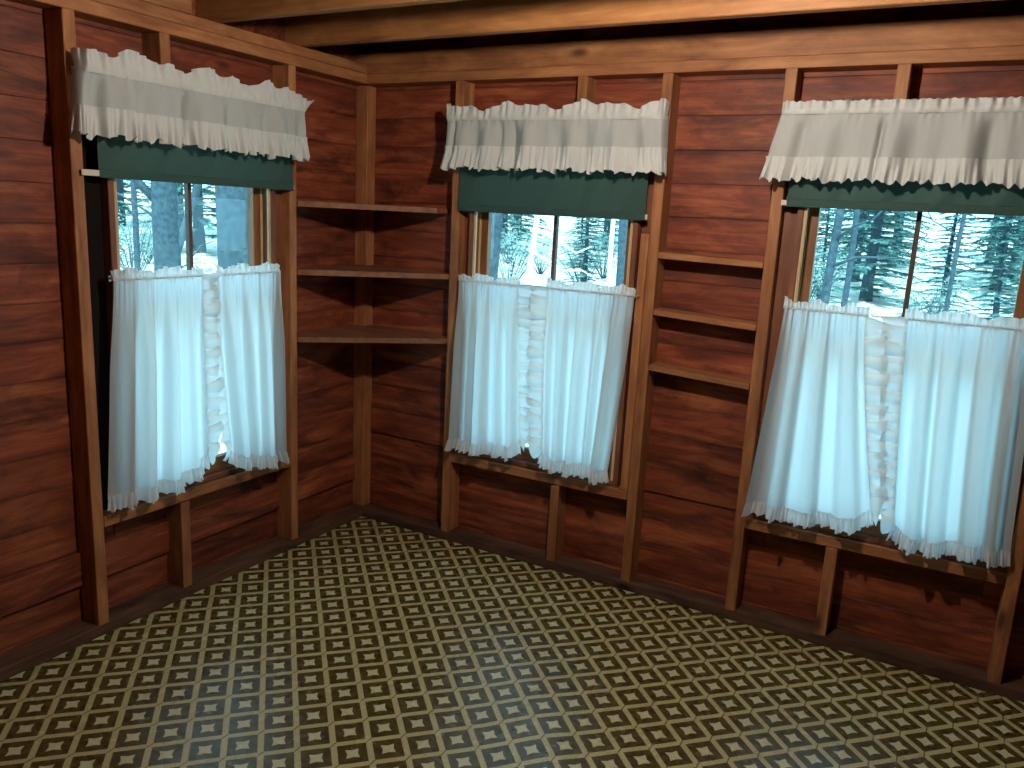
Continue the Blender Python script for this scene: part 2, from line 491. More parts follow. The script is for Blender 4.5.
# the two walls behind the camera (never in the picture)
for nm, verts in (('wall_right', [(ROOM_X, ROOM_Y, 0), (ROOM_X, 0.0, 0), (ROOM_X + 0.12, 0, 0), (ROOM_X + 0.12, ROOM_Y, 0)]),
                  ('wall_front', [(-0.13, ROOM_Y - 0.12, 0), (ROOM_X + 0.12, ROOM_Y - 0.12, 0), (ROOM_X + 0.12, ROOM_Y, 0), (-0.13, ROOM_Y, 0)])):
    vb = [(x, y, -0.1) for x, y, _ in verts] + [(x, y, 2.34) for x, y, _ in verts]
    fs = [(0, 3, 2, 1), (4, 5, 6, 7), (0, 1, 5, 4), (1, 2, 6, 5), (2, 3, 7, 6), (3, 0, 4, 7)]
    o = mesh_obj(nm, vb, fs, 'rear')
    tag(o, 'plain reddish board wall behind the viewer on the ' + nm.split('_')[1] + ' side', None, None, 'structure')

# ceiling: dark boards over joists
vb = [(x, y, z) for z in (2.335, 2.40) for x, y in ((-0.55, ROOM_Y - 0.5), (ROOM_X + 0.5, ROOM_Y - 0.5), (ROOM_X + 0.5, 0.55), (-0.55, 0.55))]
ceiling = mesh_obj('ceiling', vb, [(0, 3, 2, 1), (4, 5, 6, 7), (0, 1, 5, 4), (1, 2, 6, 5), (2, 3, 7, 6), (3, 0, 4, 7)], 'felt_and_gap')
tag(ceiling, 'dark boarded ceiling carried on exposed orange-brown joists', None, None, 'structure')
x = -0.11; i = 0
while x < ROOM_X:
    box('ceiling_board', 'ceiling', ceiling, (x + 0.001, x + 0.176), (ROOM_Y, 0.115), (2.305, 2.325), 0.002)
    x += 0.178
for k in range(10):
    yf = -0.388 - 0.4385 * k
    if yf - T < ROOM_Y: break
    box('joist', 'joist', ceiling, (-0.088, ROOM_X), (yf - T, yf), (PLATE2 + 0.001, 2.304), 0.003)
    if k >= 2:
        pass
# blocking on the left plate between the joists
box('blocking', 'stud_y', ceiling, (-T, 0.0), (-1.2645, -0.957), (PLATE2 + 0.001, 2.304), 0.003)
for k in range(2, 8):
    yf = -0.388 - 0.4385 * k
    box('blocking', 'stud_y', ceiling, (-T, 0.0), (yf - 0.4385 + 0.0005, yf - T - 0.0005), (PLATE2 + 0.001, 2.304), 0.003)
# rim closing the outer wall line
box('rim_joist', 'plank', ceiling, (-0.116, -0.0895), (ROOM_Y, 0.10), (PLATE2 + 0.001, 2.304))

# ------------------------------------------------------------------ windows
for w in WIN:
    n, wall = w['n'], w['wall']
    o0 = ((w['u0'] + w['u1']) / 2, 0.0, SILL)
    W = empty('window_%d' % n, wall, *o0)
    tag(W, {1: 'wooden sash window in the left wall looking out on thick tree trunks',
            2: 'wooden sash window in the back wall nearest the corner shelves',
            3: 'wooden sash window in the back wall at the right edge of the picture'}[n], None, None, 'structure')

    def B(name, mat, u, d, z, parent=W, bev=0.002): return box(name, mat, parent, u, d, z, bev, o0)
    g0, g1 = w['g0'], w['g1']
    s0, s1 = g0 - 0.042, g1 + 0.042
    zt = HEAD - 0.002; zb = SILL + 0.004
    zin = zb + 0.022
    # jamb boards, head, sill
    B('jamb', 'jamb', (s0 - 0.024, s0 - 0.002), (0.012, 0.15), (zin, zt - 0.024))
    B('jamb', 'jamb', (s1 + 0.002, s1 + 0.024), (0.012, 0.15), (zin, zt - 0.024))
    B('head_jamb', 'jamb', (s0 - 0.024, s1 + 0.024), (0.012, 0.15), (zt - 0.022, zt))
    B('window_sill', 'jamb', (s0 - 0.024, s1 + 0.024), (0.012, 0.19), (zb, zb + 0.02))
    # filler boards between studs and jambs; the black one paints in a dark gap
    if s0 - 0.026 - w['u0'] > 0.006:
        B('filler_board', 'felt_and_gap' if w['dark0'] else 'jamb', (w['u0'] + 0.001, s0 - 0.0255), (0.050, 0.085), (zb, zt))
    if w['u1'] - s1 - 0.026 > 0.006:
        B('filler_board', 'jamb', (s1 + 0.0255, w['u1'] - 0.001), (0.050, 0.085), (zb, zt))
    # pale stops
    for a, sg in ((s0, 1), (s1, -1)):
        for dd in (0.014, 0.0595):
            q = sorted((a - 0.0015 * sg, a + 0.010 * sg))
            B('stop', 'stop', tuple(q), (dd, dd + (0.012 if dd < 0.03 else 0.005)), (zin, zt - 0.024), bev=0.0015)
    # sashes
    zm = 1.165
    for nm, d, za, zc in (('upper_sash', (0.066, 0.096), zm - 0.02, zt - 0.026), ('lower_sash', (0.028, 0.058), zin + 0.001, zm + 0.02)):
        sash = bpy.data.objects.new(nm, None); sash.empty_display_size = 0.05
        so = ((s0 + s1) / 2, d[0], za)
        link(sash, W, tuple(so[i] - o0[i] for i in range(3)))

        def S(name, mat, u, dd, z, bev=0.002): return box(name, mat, sash, u, dd, z, bev, so)
        S('stile', 'sash', (s0, g0), d, (za, zc)); S('stile', 'sash', (g1, s1), d, (za, zc))
        rb = 0.06 if nm == 'lower_sash' else 0.038
        S('rail', 'sash_h', (g0, g1), d, (za, za + rb)); S('rail', 'sash_h', (g0, g1), d, (zc - 0.04, zc))
        gm = (g0 + g1) / 2
        S('muntin', 'muntin', (gm - 0.008, gm + 0.008), (d[0] + 0.003, d[1] - 0.003), (za + rb, zc - 0.04))
        dm = (d[0] + d[1]) / 2
        for a, b in ((g0, gm - 0.008), (gm + 0.008, g1)):
            S('pane', 'glass', (a - 0.002 * 0, b), (dm - 0.0015, dm + 0.0015), (za + rb, zc - 0.04), bev=0)


# ------------------------------------------------------------------ cloth
def grid_obj(name, nu, nv, fn, mat, parent, smooth=True):
    V = []; F = []
    for j in range(nv + 1):
        for i in range(nu + 1):
            V.append(fn(i / nu, j / nv))
    for j in range(nv):
        for i in range(nu):
            k = j * (nu + 1) + i
            F.append((k, k + nu + 1, k + nu + 2, k + 1))
    return mesh_obj(name, V, F, mat, parent, smooth=smooth)


def sstep(a, b, x):
    t = min(1, max(0, (x - a) / (b - a))); return t * t * (3 - 2 * t)


def lerp(a, b, t): return a + (b - a) * t


class Wave:
    """irregular pleats: sum of sines with random phases"""
    def __init__(self, seed, freqs):
        r = random.Random(seed); self.c = [(f * r.uniform(0.88, 1.12), r.uniform(0, 6.28), a) for f, a in freqs]

    def __call__(self, s): return sum(a * math.sin(2 * PI * f * s + p) for f, p, a in self.c)


def cafe_panel(wall, name, label, group, ut, ub, zrod, zb, inner, rt_, rb_, seed, dbase=-0.034, folds=4.5):
    """ut/ub = (left,right) of the cloth at the rod / hem; zb = (left,right) hem heights;
    inner = 'r' or 'l': the side with the vertical ruffle, whose outer edge is at rt_ (top) and rb_ (bottom)"""
    o0 = ((ut[0] + ut[1]) / 2, dbase, zrod)
    root = empty(name, wall, *o0); tag(root, label, 'curtain', group)
    r = random.Random(seed)
    big = Wave(seed, ((folds, 1.0), (folds * 0.55, 0.7), (folds * 1.7, 0.25)))
    gat = Wave(seed + 1, ((folds * 4.3, 1.0), (folds * 6.1, 0.6)))
    sway = Wave(seed + 2, ((1.3, 1.0), (2.4, 0.6)))
    hemh = 0.052

    def zbot(s):
        zz = lerp(zb[0], zb[1], s) + hemh + 0.004 * sway(s)
        si = s if inner == 'r' else 1 - s
        return zz + 0.030 * sstep(0.86, 1.0, si)

    def dep(s, t):
        a = lerp(0.0045, 0.0250, sstep(0, 0.45, t))
        return dbase - a * math.tanh(1.9 * big(s)) - 0.0028 * gat(s) * math.exp(-t * 9) - 0.008 * t

    def pos(s, t):
        uu = lerp(lerp(ut[0], ut[1], s), lerp(ub[0], ub[1], s), t ** 1.25)
        uu += 0.006 * sway(s) * t * math.sin(PI * s)
        return (uu - o0[0], dep(s, t) - o0[1], lerp(zrod - 0.004, zbot(s), t) - o0[2])
    grid_obj('cloth', 110, 40, pos, 'curtain', root)
    # gathered heading above the rod
    hd = Wave(seed + 3, ((folds * 5.0, 1.0), (folds * 7.7, 0.7), (folds * 1.6, 0.8)))
    hh = Wave(seed + 4, ((2.2, 1.0), (5.3, 0.6), (11, 0.3)))

    def head(s, t):
        uu = lerp(ut[0] - 0.004, ut[1] + 0.004, s)
        return (uu - o0[0], dbase - 0.0075 * (hd(s)) * t - 0.006 * math.sin(PI * min(1, t * 2)) * 0.8 - o0[1],
                zrod - 0.008 + t * (0.034 + 0.007 * hh(s)) - o0[2])
    grid_obj('heading', 150, 6, head, 'ruffle', root)
    # hem ruffle
    rf = Wave(seed + 5, ((26, 1.0), (41, 0.6), (9, 0.6)))
    sc = Wave(seed + 6, ((17, 1.0), (31, 0.6)))

    def hem(s, t):
        x0, d0, z0 = pos(s, 1.0)
        e = (s - 0.5) * 0.016 * t
        return (x0 + e + 0.0025 * rf(s + 0.02) * t, d0 - 0.004 - 0.0085 * rf(s) * (0.25 + 0.75 * t) - 0.006 * t, z0 + 0.008 - t * (hemh + 0.004 * sc(s)))
    grid_obj('hem_ruffle', 240, 7, hem, 'ruffle', root)
    # vertical ruffle along the inner edge
    er = Wave(seed + 7, ((13, 1.0), (21, 0.7), (5, 0.7)))
    es = Wave(seed + 8, ((8, 1.0), (15, 0.7)))
    sgn = 1 if inner == 'r' else -1

    def edge(s, t):           # s down the edge, t outwards
        x0, d0, z0 = pos(1.0 if inner == 'r' else 0.0, s)
        edge_u = lerp(rt_, rb_, s) - o0[0]
        wid = (edge_u - x0) * (1 - 0.75 * sstep(0.90, 1.0, s) ** 2)
        return (x0 - sgn * 0.008 * (1 - t) + wid * t + sgn * 0.0055 * es(s) * t,
                d0 - 0.004 - 0.0095 * er(s) * (0.2 + 0.8 * t), z0 + 0.012 * er(s + 0.01) * t - 0.030 * t * sstep(0.88, 1.0, s))
    grid_obj('edge_ruffle', 170, 7, edge, 'ruffle', root)
    return root


def curtain_rod(wall, label, u0, u1, z, d, ret, group, cap=0.0):
    o0 = ((u0 + u1) / 2, d, z)
    root = empty('curtain_rod', wall, *o0); tag(root, label, 'curtain rod', group)
    pts = [(u0 - o0[0], d + ret - o0[1], 0), (u0 - o0[0], d + 0.012 - o0[1], 0), (u0 + 0.008 - o0[0], d - o0[1], 0),
           (u1 - 0.008 - o0[0], d - o0[1], 0), (u1 - o0[0], d + 0.012 - o0[1], 0), (u1 - o0[0], d + ret - o0[1], 0)]
    v, f = tube_geo(pts, 0.0045, 8); mesh_obj('rod', v, f, 'metal', root, smooth=True)
    for uu in (u0, u1):
        box('bracket', 'metal', root, (uu - 0.005, uu + 0.005), (d + ret - 0.003, d + ret + 0.001), (z - 0.010, z + 0.010), 0.001, o0)
    return root


PANELS = [
    ('left', 'left cafe curtain panel on the left-wall window, nearest the viewer', (-1.333, -0.972), (-1.388, -0.975), 1.262, (0.452, 0.475), 'r', -0.912, -0.925, 21, 4.6),
    ('left', 'right cafe curtain panel on the left-wall window, toward the corner shelves', (-0.905, -0.588), (-0.852, -0.588), 1.262, (0.466, 0.432), 'l', -0.945, -0.900, 34, 3.6),
    ('back', 'left cafe curtain panel on the middle window, beside the corner shelves', (0.557, 0.852), (0.546, 0.893), 1.243, (0.462, 0.478), 'r', 0.922, 0.945, 47, 4.4),
    ('back', 'right cafe curtain panel on the middle window, beside the ladder shelves', (0.985, 1.368), (1.018, 1.312), 1.252, (0.462, 0.462), 'l', 0.915, 0.958, 58, 4.8),
    ('back', 'left cafe curtain panel on the right-hand window, beside the ladder shelves', (1.938, 2.215), (1.884, 2.325), 1.262, (0.452, 0.485), 'r', 2.275, 2.365, 66, 4.0),
    ('back', 'right cafe curtain panel on the right-hand window, at the picture edge', (2.332, 2.722), (2.388, 2.748), 1.266, (0.450, 0.472), 'l', 2.262, 2.345, 73, 4.6),
]
for wl, lb, ut, ub, zr, zb, inn, rt0, rb0, seed, fo in PANELS:
    cafe_panel(wl, 'cafe_curtain', lb, 'white ruffled cafe curtains', ut, ub, zr, zb, inn, rt0, rb0, seed, folds=fo)
for wl, lb, a, b, z in (('left', 'thin metal cafe rod across the left-wall window', -1.318, -0.574, 1.258),
                        ('back', 'thin metal cafe rod across the middle window', 0.560, 1.374, 1.245),
                        ('back', 'thin metal cafe rod across the right-hand window', 1.938, 2.736, 1.260)):
    curtain_rod(wl, lb, a, b, z, -0.030, 0.0415, 'cafe curtain rods')


def valance(wall, label, u0, u1, z_head, z_rod, z_seam, z_bot, seed, header, flare=(0, 0), creases=(), tip=None, dbase=-0.072):
    o0 = ((u0 + u1) / 2, dbase, z_rod)
    root = empty('valance', wall, *o0); tag(root, label, 'valance', 'white ruffled valances')
    wide = u1 - u0
    big = Wave(seed, ((6, 1.0), (10.5, 0.6), (3.1, 0.6)))
    gat = Wave(seed + 1, ((34, 1.0), (51, 0.7)))
    ret = 0.045

    def path(s):              # s in 0..1 along the cloth incl. both returns
        L = wide + 2 * ret; q = s * L
        rr = 0.02
        if q < ret: return u0 + 0.010 * (q / ret) ** 2, dbase + (ret - q)
        if q > L - ret: return u1 - 0.010 * ((L - q) / ret) ** 2, dbase + (q - (L - ret))
        uu = u0 + (q - ret)
        e = min(uu - u0, u1 - uu)
        return (uu + (0.010 if uu < (u0 + u1) / 2 else -0.010) * math.exp(-e / 0.02), dbase - 0.006 * (1 - math.exp(-e / 0.02)))

    def cre(s): return sum(dp * math.exp(-((s - c) / wd) ** 2) for c, dp, wd in creases)

    def body(s, t):
        uu, dd = path(s)
        uu += lerp(flare[0], flare[1], s) * t
        a = lerp(0.002, 0.0125, sstep(0, 0.7, t))
        dd += -a * big(s) - 0.0022 * gat(s) * math.exp(-t * 5) + cre(s) * sstep(0.0, 0.4, t)
        return uu - o0[0], min(dd, -0.0165) - o0[1], lerp(z_rod, z_seam, t) - o0[2]
    grid_obj('cloth', 200, 16, body, 'valance', root)
    hw = Wave(seed + 2, header['w']); hz = Wave(seed + 3, ((27, 1.0), (43, 0.7), (12, 0.9)))

    def head(s, t):
        uu, dd = path(s)
        zz = z_rod - 0.010 + t * (z_head - z_rod + 0.010 + header['a'] * hw(s))
        if tip: zz_t = sstep(0.94, 1.0, s); uu += tip * zz_t * t; zz -= 0.022 * zz_t * t
        return uu - o0[0], min(dd - 0.004 - 0.0065 * hz(s) * t - 0.006 * math.sin(PI * min(1, 1.6 * t)), -0.0165) - o0[1], zz - o0[2]
    grid_obj('heading', 240, 7, head, 'valance_ruffle', root)
    rf = Wave(seed + 4, ((38, 1.0), (59, 0.7), (13, 0.6))); sc = Wave(seed + 5, ((21, 1.0), (37, 0.8), (7, 0.8)))

    def ruf(s, t):
        x0, d0, z0 = body(s, 1.0)
        k = (t - 0.16) / 0.84 if t > 0.16 else (0.16 - t) / 0.84 * 0.8
        e = (s - 0.5) * 0.022 * max(0, k)
        lo = z_bot - o0[2] + 0.0055 * sc(s)
        return x0 + e + 0.0018 * rf(s + 0.01) * k, min(d0 + o0[1] - 0.004 - 0.0095 * rf(s) * (0.10 + 0.9 * k) - 0.007 * k, -0.015) - o0[1], lerp(z0 + 0.012, lo, t)
    grid_obj('hem_ruffle', 300, 8, ruf, 'valance_ruffle', root)
    return root


valance('left', 'white ruffled valance over the left-wall window, heading drooping to a point', -1.432, -0.470, 1.966, 1.905, 1.786, 1.709, 101,
        dict(a=0.011, w=((3.2, 1.0), (7.1, 0.8), (13, 0.4))), (-0.012, 0.006), ((0.10, 0.02, 0.012), (0.22, 0.022, 0.014), (0.405, 0.032, 0.010)), tip=0.085)
valance('back', 'white ruffled valance over the middle window, heading crumpled and wavy', 0.480, 1.441, 1.962, 1.915, 1.792, 1.712, 112,
        dict(a=0.010, w=((3.4, 1.0), (6.1, 0.8), (12, 0.4))), (-0.010, 0.008), ((0.09, 0.02, 0.008), (0.30, 0.018, 0.012), (0.36, 0.016, 0.008)))
valance('back', 'white ruffled valance over the right-hand window, heading evenly gathered', 1.852, 2.800, 1.957, 1.925, 1.765, 1.700, 123,
        dict(a=0.0015, w=((25, 1.0), (44, 0.8), (12, 0.4))), (-0.030, 0.020), ((0.13, 0.020, 0.018), (0.365, 0.036, 0.008), (0.66, 0.022, 0.02)))
for wl, lb, a, b, z in (('left', 'valance rod over the left-wall window', -1.414, -0.484, 1.903),
                        ('back', 'valance rod over the middle window', 0.494, 1.428, 1.913),
                        ('back', 'valance rod over the right-hand window', 1.868, 2.784, 1.923)):
    curtain_rod(wl, 'thin metal ' + lb, a, b, z, -0.062, 0.061, 'valance curtain rods')


def roller_shade(wall, label, u0, u1, s0, s1, zb, seed):
    d = -0.012
    o0 = ((u0 + u1) / 2, d, zb)
    root = empty('roller_shade', wall, *o0); tag(root, label, 'window shade', 'dark green roller shades')
    wv = Wave(seed, ((4.3, 1.0), (9.1, 0.7), (2.2, 0.8)))

    def f(s, t): return lerp(u0, u1, s) - o0[0], 0.0028 * wv(s + 0.15 * t) * (0.3 + t), lerp(1.835, zb + 0.004, t) - o0[2]
    grid_obj('shade_cloth', 60, 14, f, 'shade', root)
    box('hem_pocket', 'shade', root, (u0, u1), (d - 0.0045, d + 0.0035), (zb - 0.004, zb + 0.024), 0.002, o0)
    box('slat', 'pale_slat', root, (s0, s1), (d - 0.0025, d + 0.0020), (zb + 0.000, zb + 0.019), 0.001, o0)
    v, fc = tube_geo([(u0 - o0[0], 0.004, 1.845 - zb), (u1 - o0[0], 0.004, 1.845 - zb)], 0.014, 14)
    mesh_obj('roller', v, fc, 'shade', root, smooth=True)
    return root


roller_shade('left', 'dark green roller shade pulled down below the left-wall valance', -1.352, -0.484, -1.412, -0.480, 1.589, 3)
roller_shade('back', 'dark green roller shade pulled lowest, under the middle valance', 0.520, 1.377, 0.518, 1.386, 1.541, 4)
roller_shade('back', 'dark green roller shade showing a narrow strip under the right-hand valance', 1.898, 2.738, 1.879, 2.745, 1.615, 5)

# ------------------------------------------------------------------ shelves
def corner_shelf(label, zt, x_end, y_end, th=0.023):
    pts = [(-0.0895, y_end), (0.004, y_end), (x_end, -0.004), (x_end, 0.0895), (-0.0205, 0.0895), (-0.0205, 0.0285), (-0.0895, 0.0285)]
    # triangular board notched round the corner posts
    bm = bmesh.new()
    vs = [bm.verts.new((x, y, 0)) for x, y in pts]
    fc = bm.faces.new(vs)
    ex = bmesh.ops.extrude_face_region(bm, geom=[fc])
    for v in ex['geom']:
        if isinstance(v, bmesh.types.BMVert): v.co.z += th
    bmesh.ops.recalc_face_normals(bm, faces=bm.faces)
    bmesh.ops.triangulate(bm, faces=[f for f in bm.faces if len(f.verts) > 4])
    me = bpy.data.meshes.new('corner_shelf'); bm.to_mesh(me); bm.free(); me.materials.append(M['shelf'])
    o = link(bpy.data.objects.new('corner_shelf', me), None, (0, 0, zt - th))
    return tag(o, label, 'shelf', 'triangular corner shelves')


corner_shelf('top triangular corner shelf, stopping short of the window stud', 1.545, 0.402, -0.4495)
corner_shelf('middle triangular corner shelf between the two windows', 1.259, 0.4745, -0.4495)
corner_shelf('lowest triangular corner shelf between the two windows', 0.968, 0.4745, -0.4495)
for lb, za, zb_ in (('highest of three short shelves between the back-wall studs', 1.421, 1.413),
                    ('middle of three short shelves between the back-wall studs', 1.200, 1.182),
                    ('lowest of three short shelves between the back-wall studs', 0.979, 0.958)):
    zc = (za + zb_) / 2
    o = box('wall_shelf', 'stud_x', None, (1.4385, 1.8385), (-0.001, 0.0905), (zc - 0.024, zc), 0.002)
    o.rotation_euler = (0, math.atan2(za - zb_, 0.40), 0)
    tag(o, lb, 'shelf', 'short shelves between the studs')

# ------------------------------------------------------------------ hanging bulb (just above the picture)
lamp = bpy.data.objects.new('pendant_bulb', None); lamp.empty_display_size = 0.05
link(lamp, None, (BULB_POS.x, BULB_POS.y, PLATE2 + 0.001))
tag(lamp, 'bare light bulb in a white socket under a ceiling joist', 'lamp')
dz = BULB_POS.z - PLATE2 - 0.001
v, f = lathe_geo([(0.030, -0.001), (0.032, -0.012), (0.020, -0.020)], 16); mesh_obj('canopy', v, f, 'porcelain', lamp, smooth=True)
v, f = tube_geo([(0, 0, -0.019), (0, 0, dz + 0.085)], 0.003, 8); mesh_obj('cord', v, f, 'cord', lamp)
v, f = lathe_geo([(0.010, dz + 0.088), (0.017, dz + 0.080), (0.018, dz + 0.045), (0.014, dz + 0.044)], 16); mesh_obj('socket', v, f, 'porcelain', lamp, smooth=True)
v, f = lathe_geo([(0.013, dz + 0.0435), (0.017, dz + 0.030), (0.026, dz + 0.012), (0.029, dz - 0.004), (0.025, dz - 0.020), (0.013, dz - 0.030), (0.002, dz - 0.032)], 14)
mesh_obj('bulb', v, f, 'bulb', lamp, smooth=True)


# ------------------------------------------------------------------ woods outside
def ground_z(x, y):
    r = math.hypot(max(0, -x), max(0, y))
    return -0.55 + 0.035 * max(0, r - 5) + 0.10 * math.sin(x * 0.7 + 1) * math.sin(y * 0.6) * min(1, r / 6)


mt, nt, p = newmat('leaf_litter_ground')
tc = nd(nt, 'ShaderNodeTexCoord'); n1 = nd(nt, 'ShaderNodeTexNoise'); n1.inputs['Scale'].default_value = 1.3; n1.inputs['Detail'].default_value = 8; n1.inputs['Roughness'].default_value = 0.7
nt.links.new(tc.outputs['Object'], n1.inputs['Vector'])
nt.links.new(ramp(nt, n1.outputs[0], ((0.32, (0.16, 0.20, 0.17)), (0.48, (0.55, 0.52, 0.46)), (0.65, (0.80, 0.74, 0.68)))), p.inputs['Base Color'])
p.inputs['Roughness'].default_value = 0.95; p.inputs['Specular IOR Level'].default_value = 0.1
M['ground'] = mt
V = []; F = []; ng = 60
for j in range(ng + 1):
    for i in range(ng + 1):
        x = -75 + 95 * i / ng; y = -20 + 95 * j / ng
        V.append((x, y, ground_z(x, y)))
for j in range(ng):
    for i in range(ng):
        k = j * (ng + 1) + i; F.append((k, k + 1, k + ng + 2, k + ng + 1))
tag(mesh_obj('ground', V, F, 'ground', smooth=True), 'bright leaf-littered woodland ground outside the windows', None, None, 'structure')

M['bark'] = plain('tree_bark', (0.055, 0.085, 0.10), 0.9, noise=0.8, nscale=22, spec=0.1)
M['pale_bark'] = plain('pale_bark', (0.75, 0.74, 0.72), 0.85, noise=0.2, nscale=9, spec=0.1)


def leaf_mat(name, c0, c1):
    mt, nt, p = newmat(name); out = nt.nodes['Material Output']
    tc = nd(nt, 'ShaderNodeTexCoord'); n = nd(nt, 'ShaderNodeTexNoise'); n.inputs['Scale'].default_value = 2.2; n.inputs['Detail'].default_value = 5
    nt.links.new(tc.outputs['Object'], n.inputs['Vector'])
    c = ramp(nt, n.outputs[0], ((0.35, c0), (0.65, c1)))
    nt.links.new(c, p.inputs['Base Color']); p.inputs['Roughness'].default_value = 0.55
    t = nd(nt, 'ShaderNodeBsdfTranslucent'); nt.links.new(c, t.inputs['Color'])
    mx = nd(nt, 'ShaderNodeMixShader'); mx.inputs[0].default_value = 0.3
    nt.links.new(p.outputs[0], mx.inputs[1]); nt.links.new(t.outputs[0], mx.inputs[2]); nt.links.new(mx.outputs[0], out.inputs['Surface'])
    return mt


M['needles'] = leaf_mat('evergreen_needles', (0.05, 0.15, 0.14), (0.24, 0.46, 0.40))
M['leaves'] = leaf_mat('brush_leaves', (0.07, 0.16, 0.15), (0.34, 0.46, 0.40))


def evergreen_mesh(seed, h, spread, n_br, base):
    r = random.Random(seed); V = []; F = []; TV = []; TF = []
    for b in range(n_br):
        z = lerp(base, h * 0.98, (b / n_br) ** 0.9); L = spread * (1 - (z / h)) ** 0.8 * r.uniform(0.7, 1.1) + 0.25
        an = b * 2.399 + r.uniform(-0.3, 0.3); ca, sa = math.cos(an), math.sin(an)
        drop = r.uniform(0.10, 0.28)
        pts = []
        for q in range(5):
            t = q / 4; pts.append((ca * L * t, sa * L * t, z + 0.10 * L * t - drop * L * t * t))
        v, f = tube_geo(pts, [0.03 * (1 - 0.8 * q / 4) + 0.004 for q in range(5)], 4, False)
        k = len(TV); TV += v; TF += [tuple(i + k for i in ff) for ff in f]
        nl = int(30 + L * 95)
        for q in range(nl):
            t = r.uniform(0.15, 1.02); c = Vector((ca * L * t, sa * L * t, z + 0.10 * L * t - drop * L * t * t))
            side = r.choice((-1, 1)); ln = r.uniform(0.12, 0.28) * (1.15 - 0.5 * t)
            dv = Vector((-sa * side + ca * 0.7, ca * side + sa * 0.7, r.uniform(-0.55, 0.05))).normalized() * ln
            wv_ = dv.cross(Vector((r.uniform(-.4, .4), r.uniform(-.4, .4), 1))).normalized() * r.uniform(0.015, 0.035)
            k = len(V)
            V += [c - wv_ * 0.4, c + wv_ * 0.4, c + dv * 0.55 + wv_, c + dv, c + dv * 0.55 - wv_]
            F.append((k, k + 1, k + 2, k + 3, k + 4))
    return (V, F), (TV, TF)


def trunk_geo(h, r0, r1, lean, seed, base=-0.4):
    r = random.Random(seed)
    pts = [(lean[0] * t + 0.05 * math.sin(6 * t + seed), lean[1] * t + 0.05 * math.cos(5 * t + seed), base + (h - base) * t) for t in [i / 8 for i in range(9)]]
    rad = [lerp(r0, r1, i / 8) * (1.25 if i == 0 else 1) for i in range(9)]
    return tube_geo(pts, rad, 10)


EV = []
for sd_, h, spr, nb, base in ((1, 9, 1.6, 120, 0.3), (2, 11, 1.7, 140, 0.6), (3, 7, 1.5, 100, 0.15)):
    (v, f), (tv, tf) = evergreen_mesh(sd_, h, spr, nb, base)
    me = bpy.data.meshes.new('foliage'); me.from_pydata([tuple(a) for a in v], [], f); me.materials.append(M['needles'])
    mb = bpy.data.meshes.new('branches'); mb.from_pydata([tuple(a) for a in tv], [], tf); mb.materials.append(M['bark'])
    v, f = trunk_geo(h, 0.16, 0.02, (0.1, 0.1), sd_)
    mtk = bpy.data.meshes.new('trunk'); mtk.from_pydata([tuple(a) for a in v], [], f); mtk.materials.append(M['bark'])
    EV.append((me, mb, mtk))


def evergreen(x, y, kind, label, rot, scl=1.0, name='evergreen_tree'):
    root = bpy.data.objects.new(name, None); link(root, None, (x, y, ground_z(x, y)), rot); root.scale = (scl,) * 3
    tag(root, label, 'tree', 'evergreen trees in the woods outside' if scl > 0.7 else 'young evergreens in the woods outside')
    for nm, me in zip(('foliage', 'branches', 'trunk'), EV[kind]):
        o = link(bpy.data.objects.new(nm, me), root)
        if nm == 'foliage': o['kind'] = 'stuff'
    return root


def ray(px, py, dist):
    """point at a horizontal distance from the camera along the direction of a photograph pixel"""
    a = (px - 512) / FPX; b = (py - 384) / FPX
    dv = fw + r2 * a - u2 * b; hl = math.hypot(dv.x, dv.y)
    return CAM + dv * (dist / hl)


def big_trunk(px, dist, r0, h, lean, label, mat='bark', limbs=(), name='tree'):
    q = ray(px, 250, dist); z = ground_z(q.x, q.y); OCC.append((q.x, q.y, 0.5))
    root = bpy.data.objects.new(name, None); link(root, None, (q.x, q.y, z)); tag(root, label, 'tree', 'bare trunks outside the windows')
    v, f = trunk_geo(h, r0, r0 * 0.55, lean, int(px)); mesh_obj('trunk', v, f, mat, root, smooth=True)
    for i, (z0, dx, dy, dzz, rad) in enumerate(limbs):
        t = z0 / h; s = Vector((lean[0] * t, lean[1] * t, z0))
        pts = [s + Vector((dx, dy, dzz)) * k + Vector((0, 0, 0.15 * math.sin(k * 7 + i))) * k for k in (0, .25, .5, .75, 1)]
        v, f = tube_geo(pts, [rad * (1 - 0.75 * k) for k in (0, .25, .5, .75, 1)], 6); mesh_obj('limb', v, f, mat, root, smooth=True)
    return root


rr = random.Random(77)
OCC = []


big_trunk(172, 9.5, 0.150, 9, (0.0, 0.0), 'broad blue-grey tree trunk left of the muntin in the left-wall window', limbs=((1.9, -1.2, -0.9, 1.5, 0.05), (2.3, 1.0, 0.8, 1.2, 0.05)))
big_trunk(233, 8.0, 0.190, 9, (0.02, 0.02), 'broad blue-grey tree trunk right of the muntin in the left-wall window', limbs=((2.2, 0.7, 0.9, 1.6, 0.06),))
big_trunk(120, 11.0, 0.055, 6, (1.9, 1.5), 'slender leaning tree trunk behind the left pane of the left-wall window', limbs=((1.5, -0.9, -0.6, 0.9, 0.02), (2.2, 0.2, 0.2, 1.2, 0.02), (1.0, 0.6, 0.4, 0.4, 0.015)))
big_trunk(137, 14.0, 0.05, 7, (-0.2, -0.1), 'thin upright tree stem low in the left pane of the left-wall window')
big_trunk(521, 13.0, 0.05, 7, (0.5, 0.3), 'pale dead tree with bare limbs in the left pane of the middle window', 'pale_bark', ((1.6, 0.9, 0.4, -0.3, 0.035), (2.0, 0.8, 0.5, 0.6, 0.03), (1.3, 1.1, 0.4, -0.5, 0.03)))
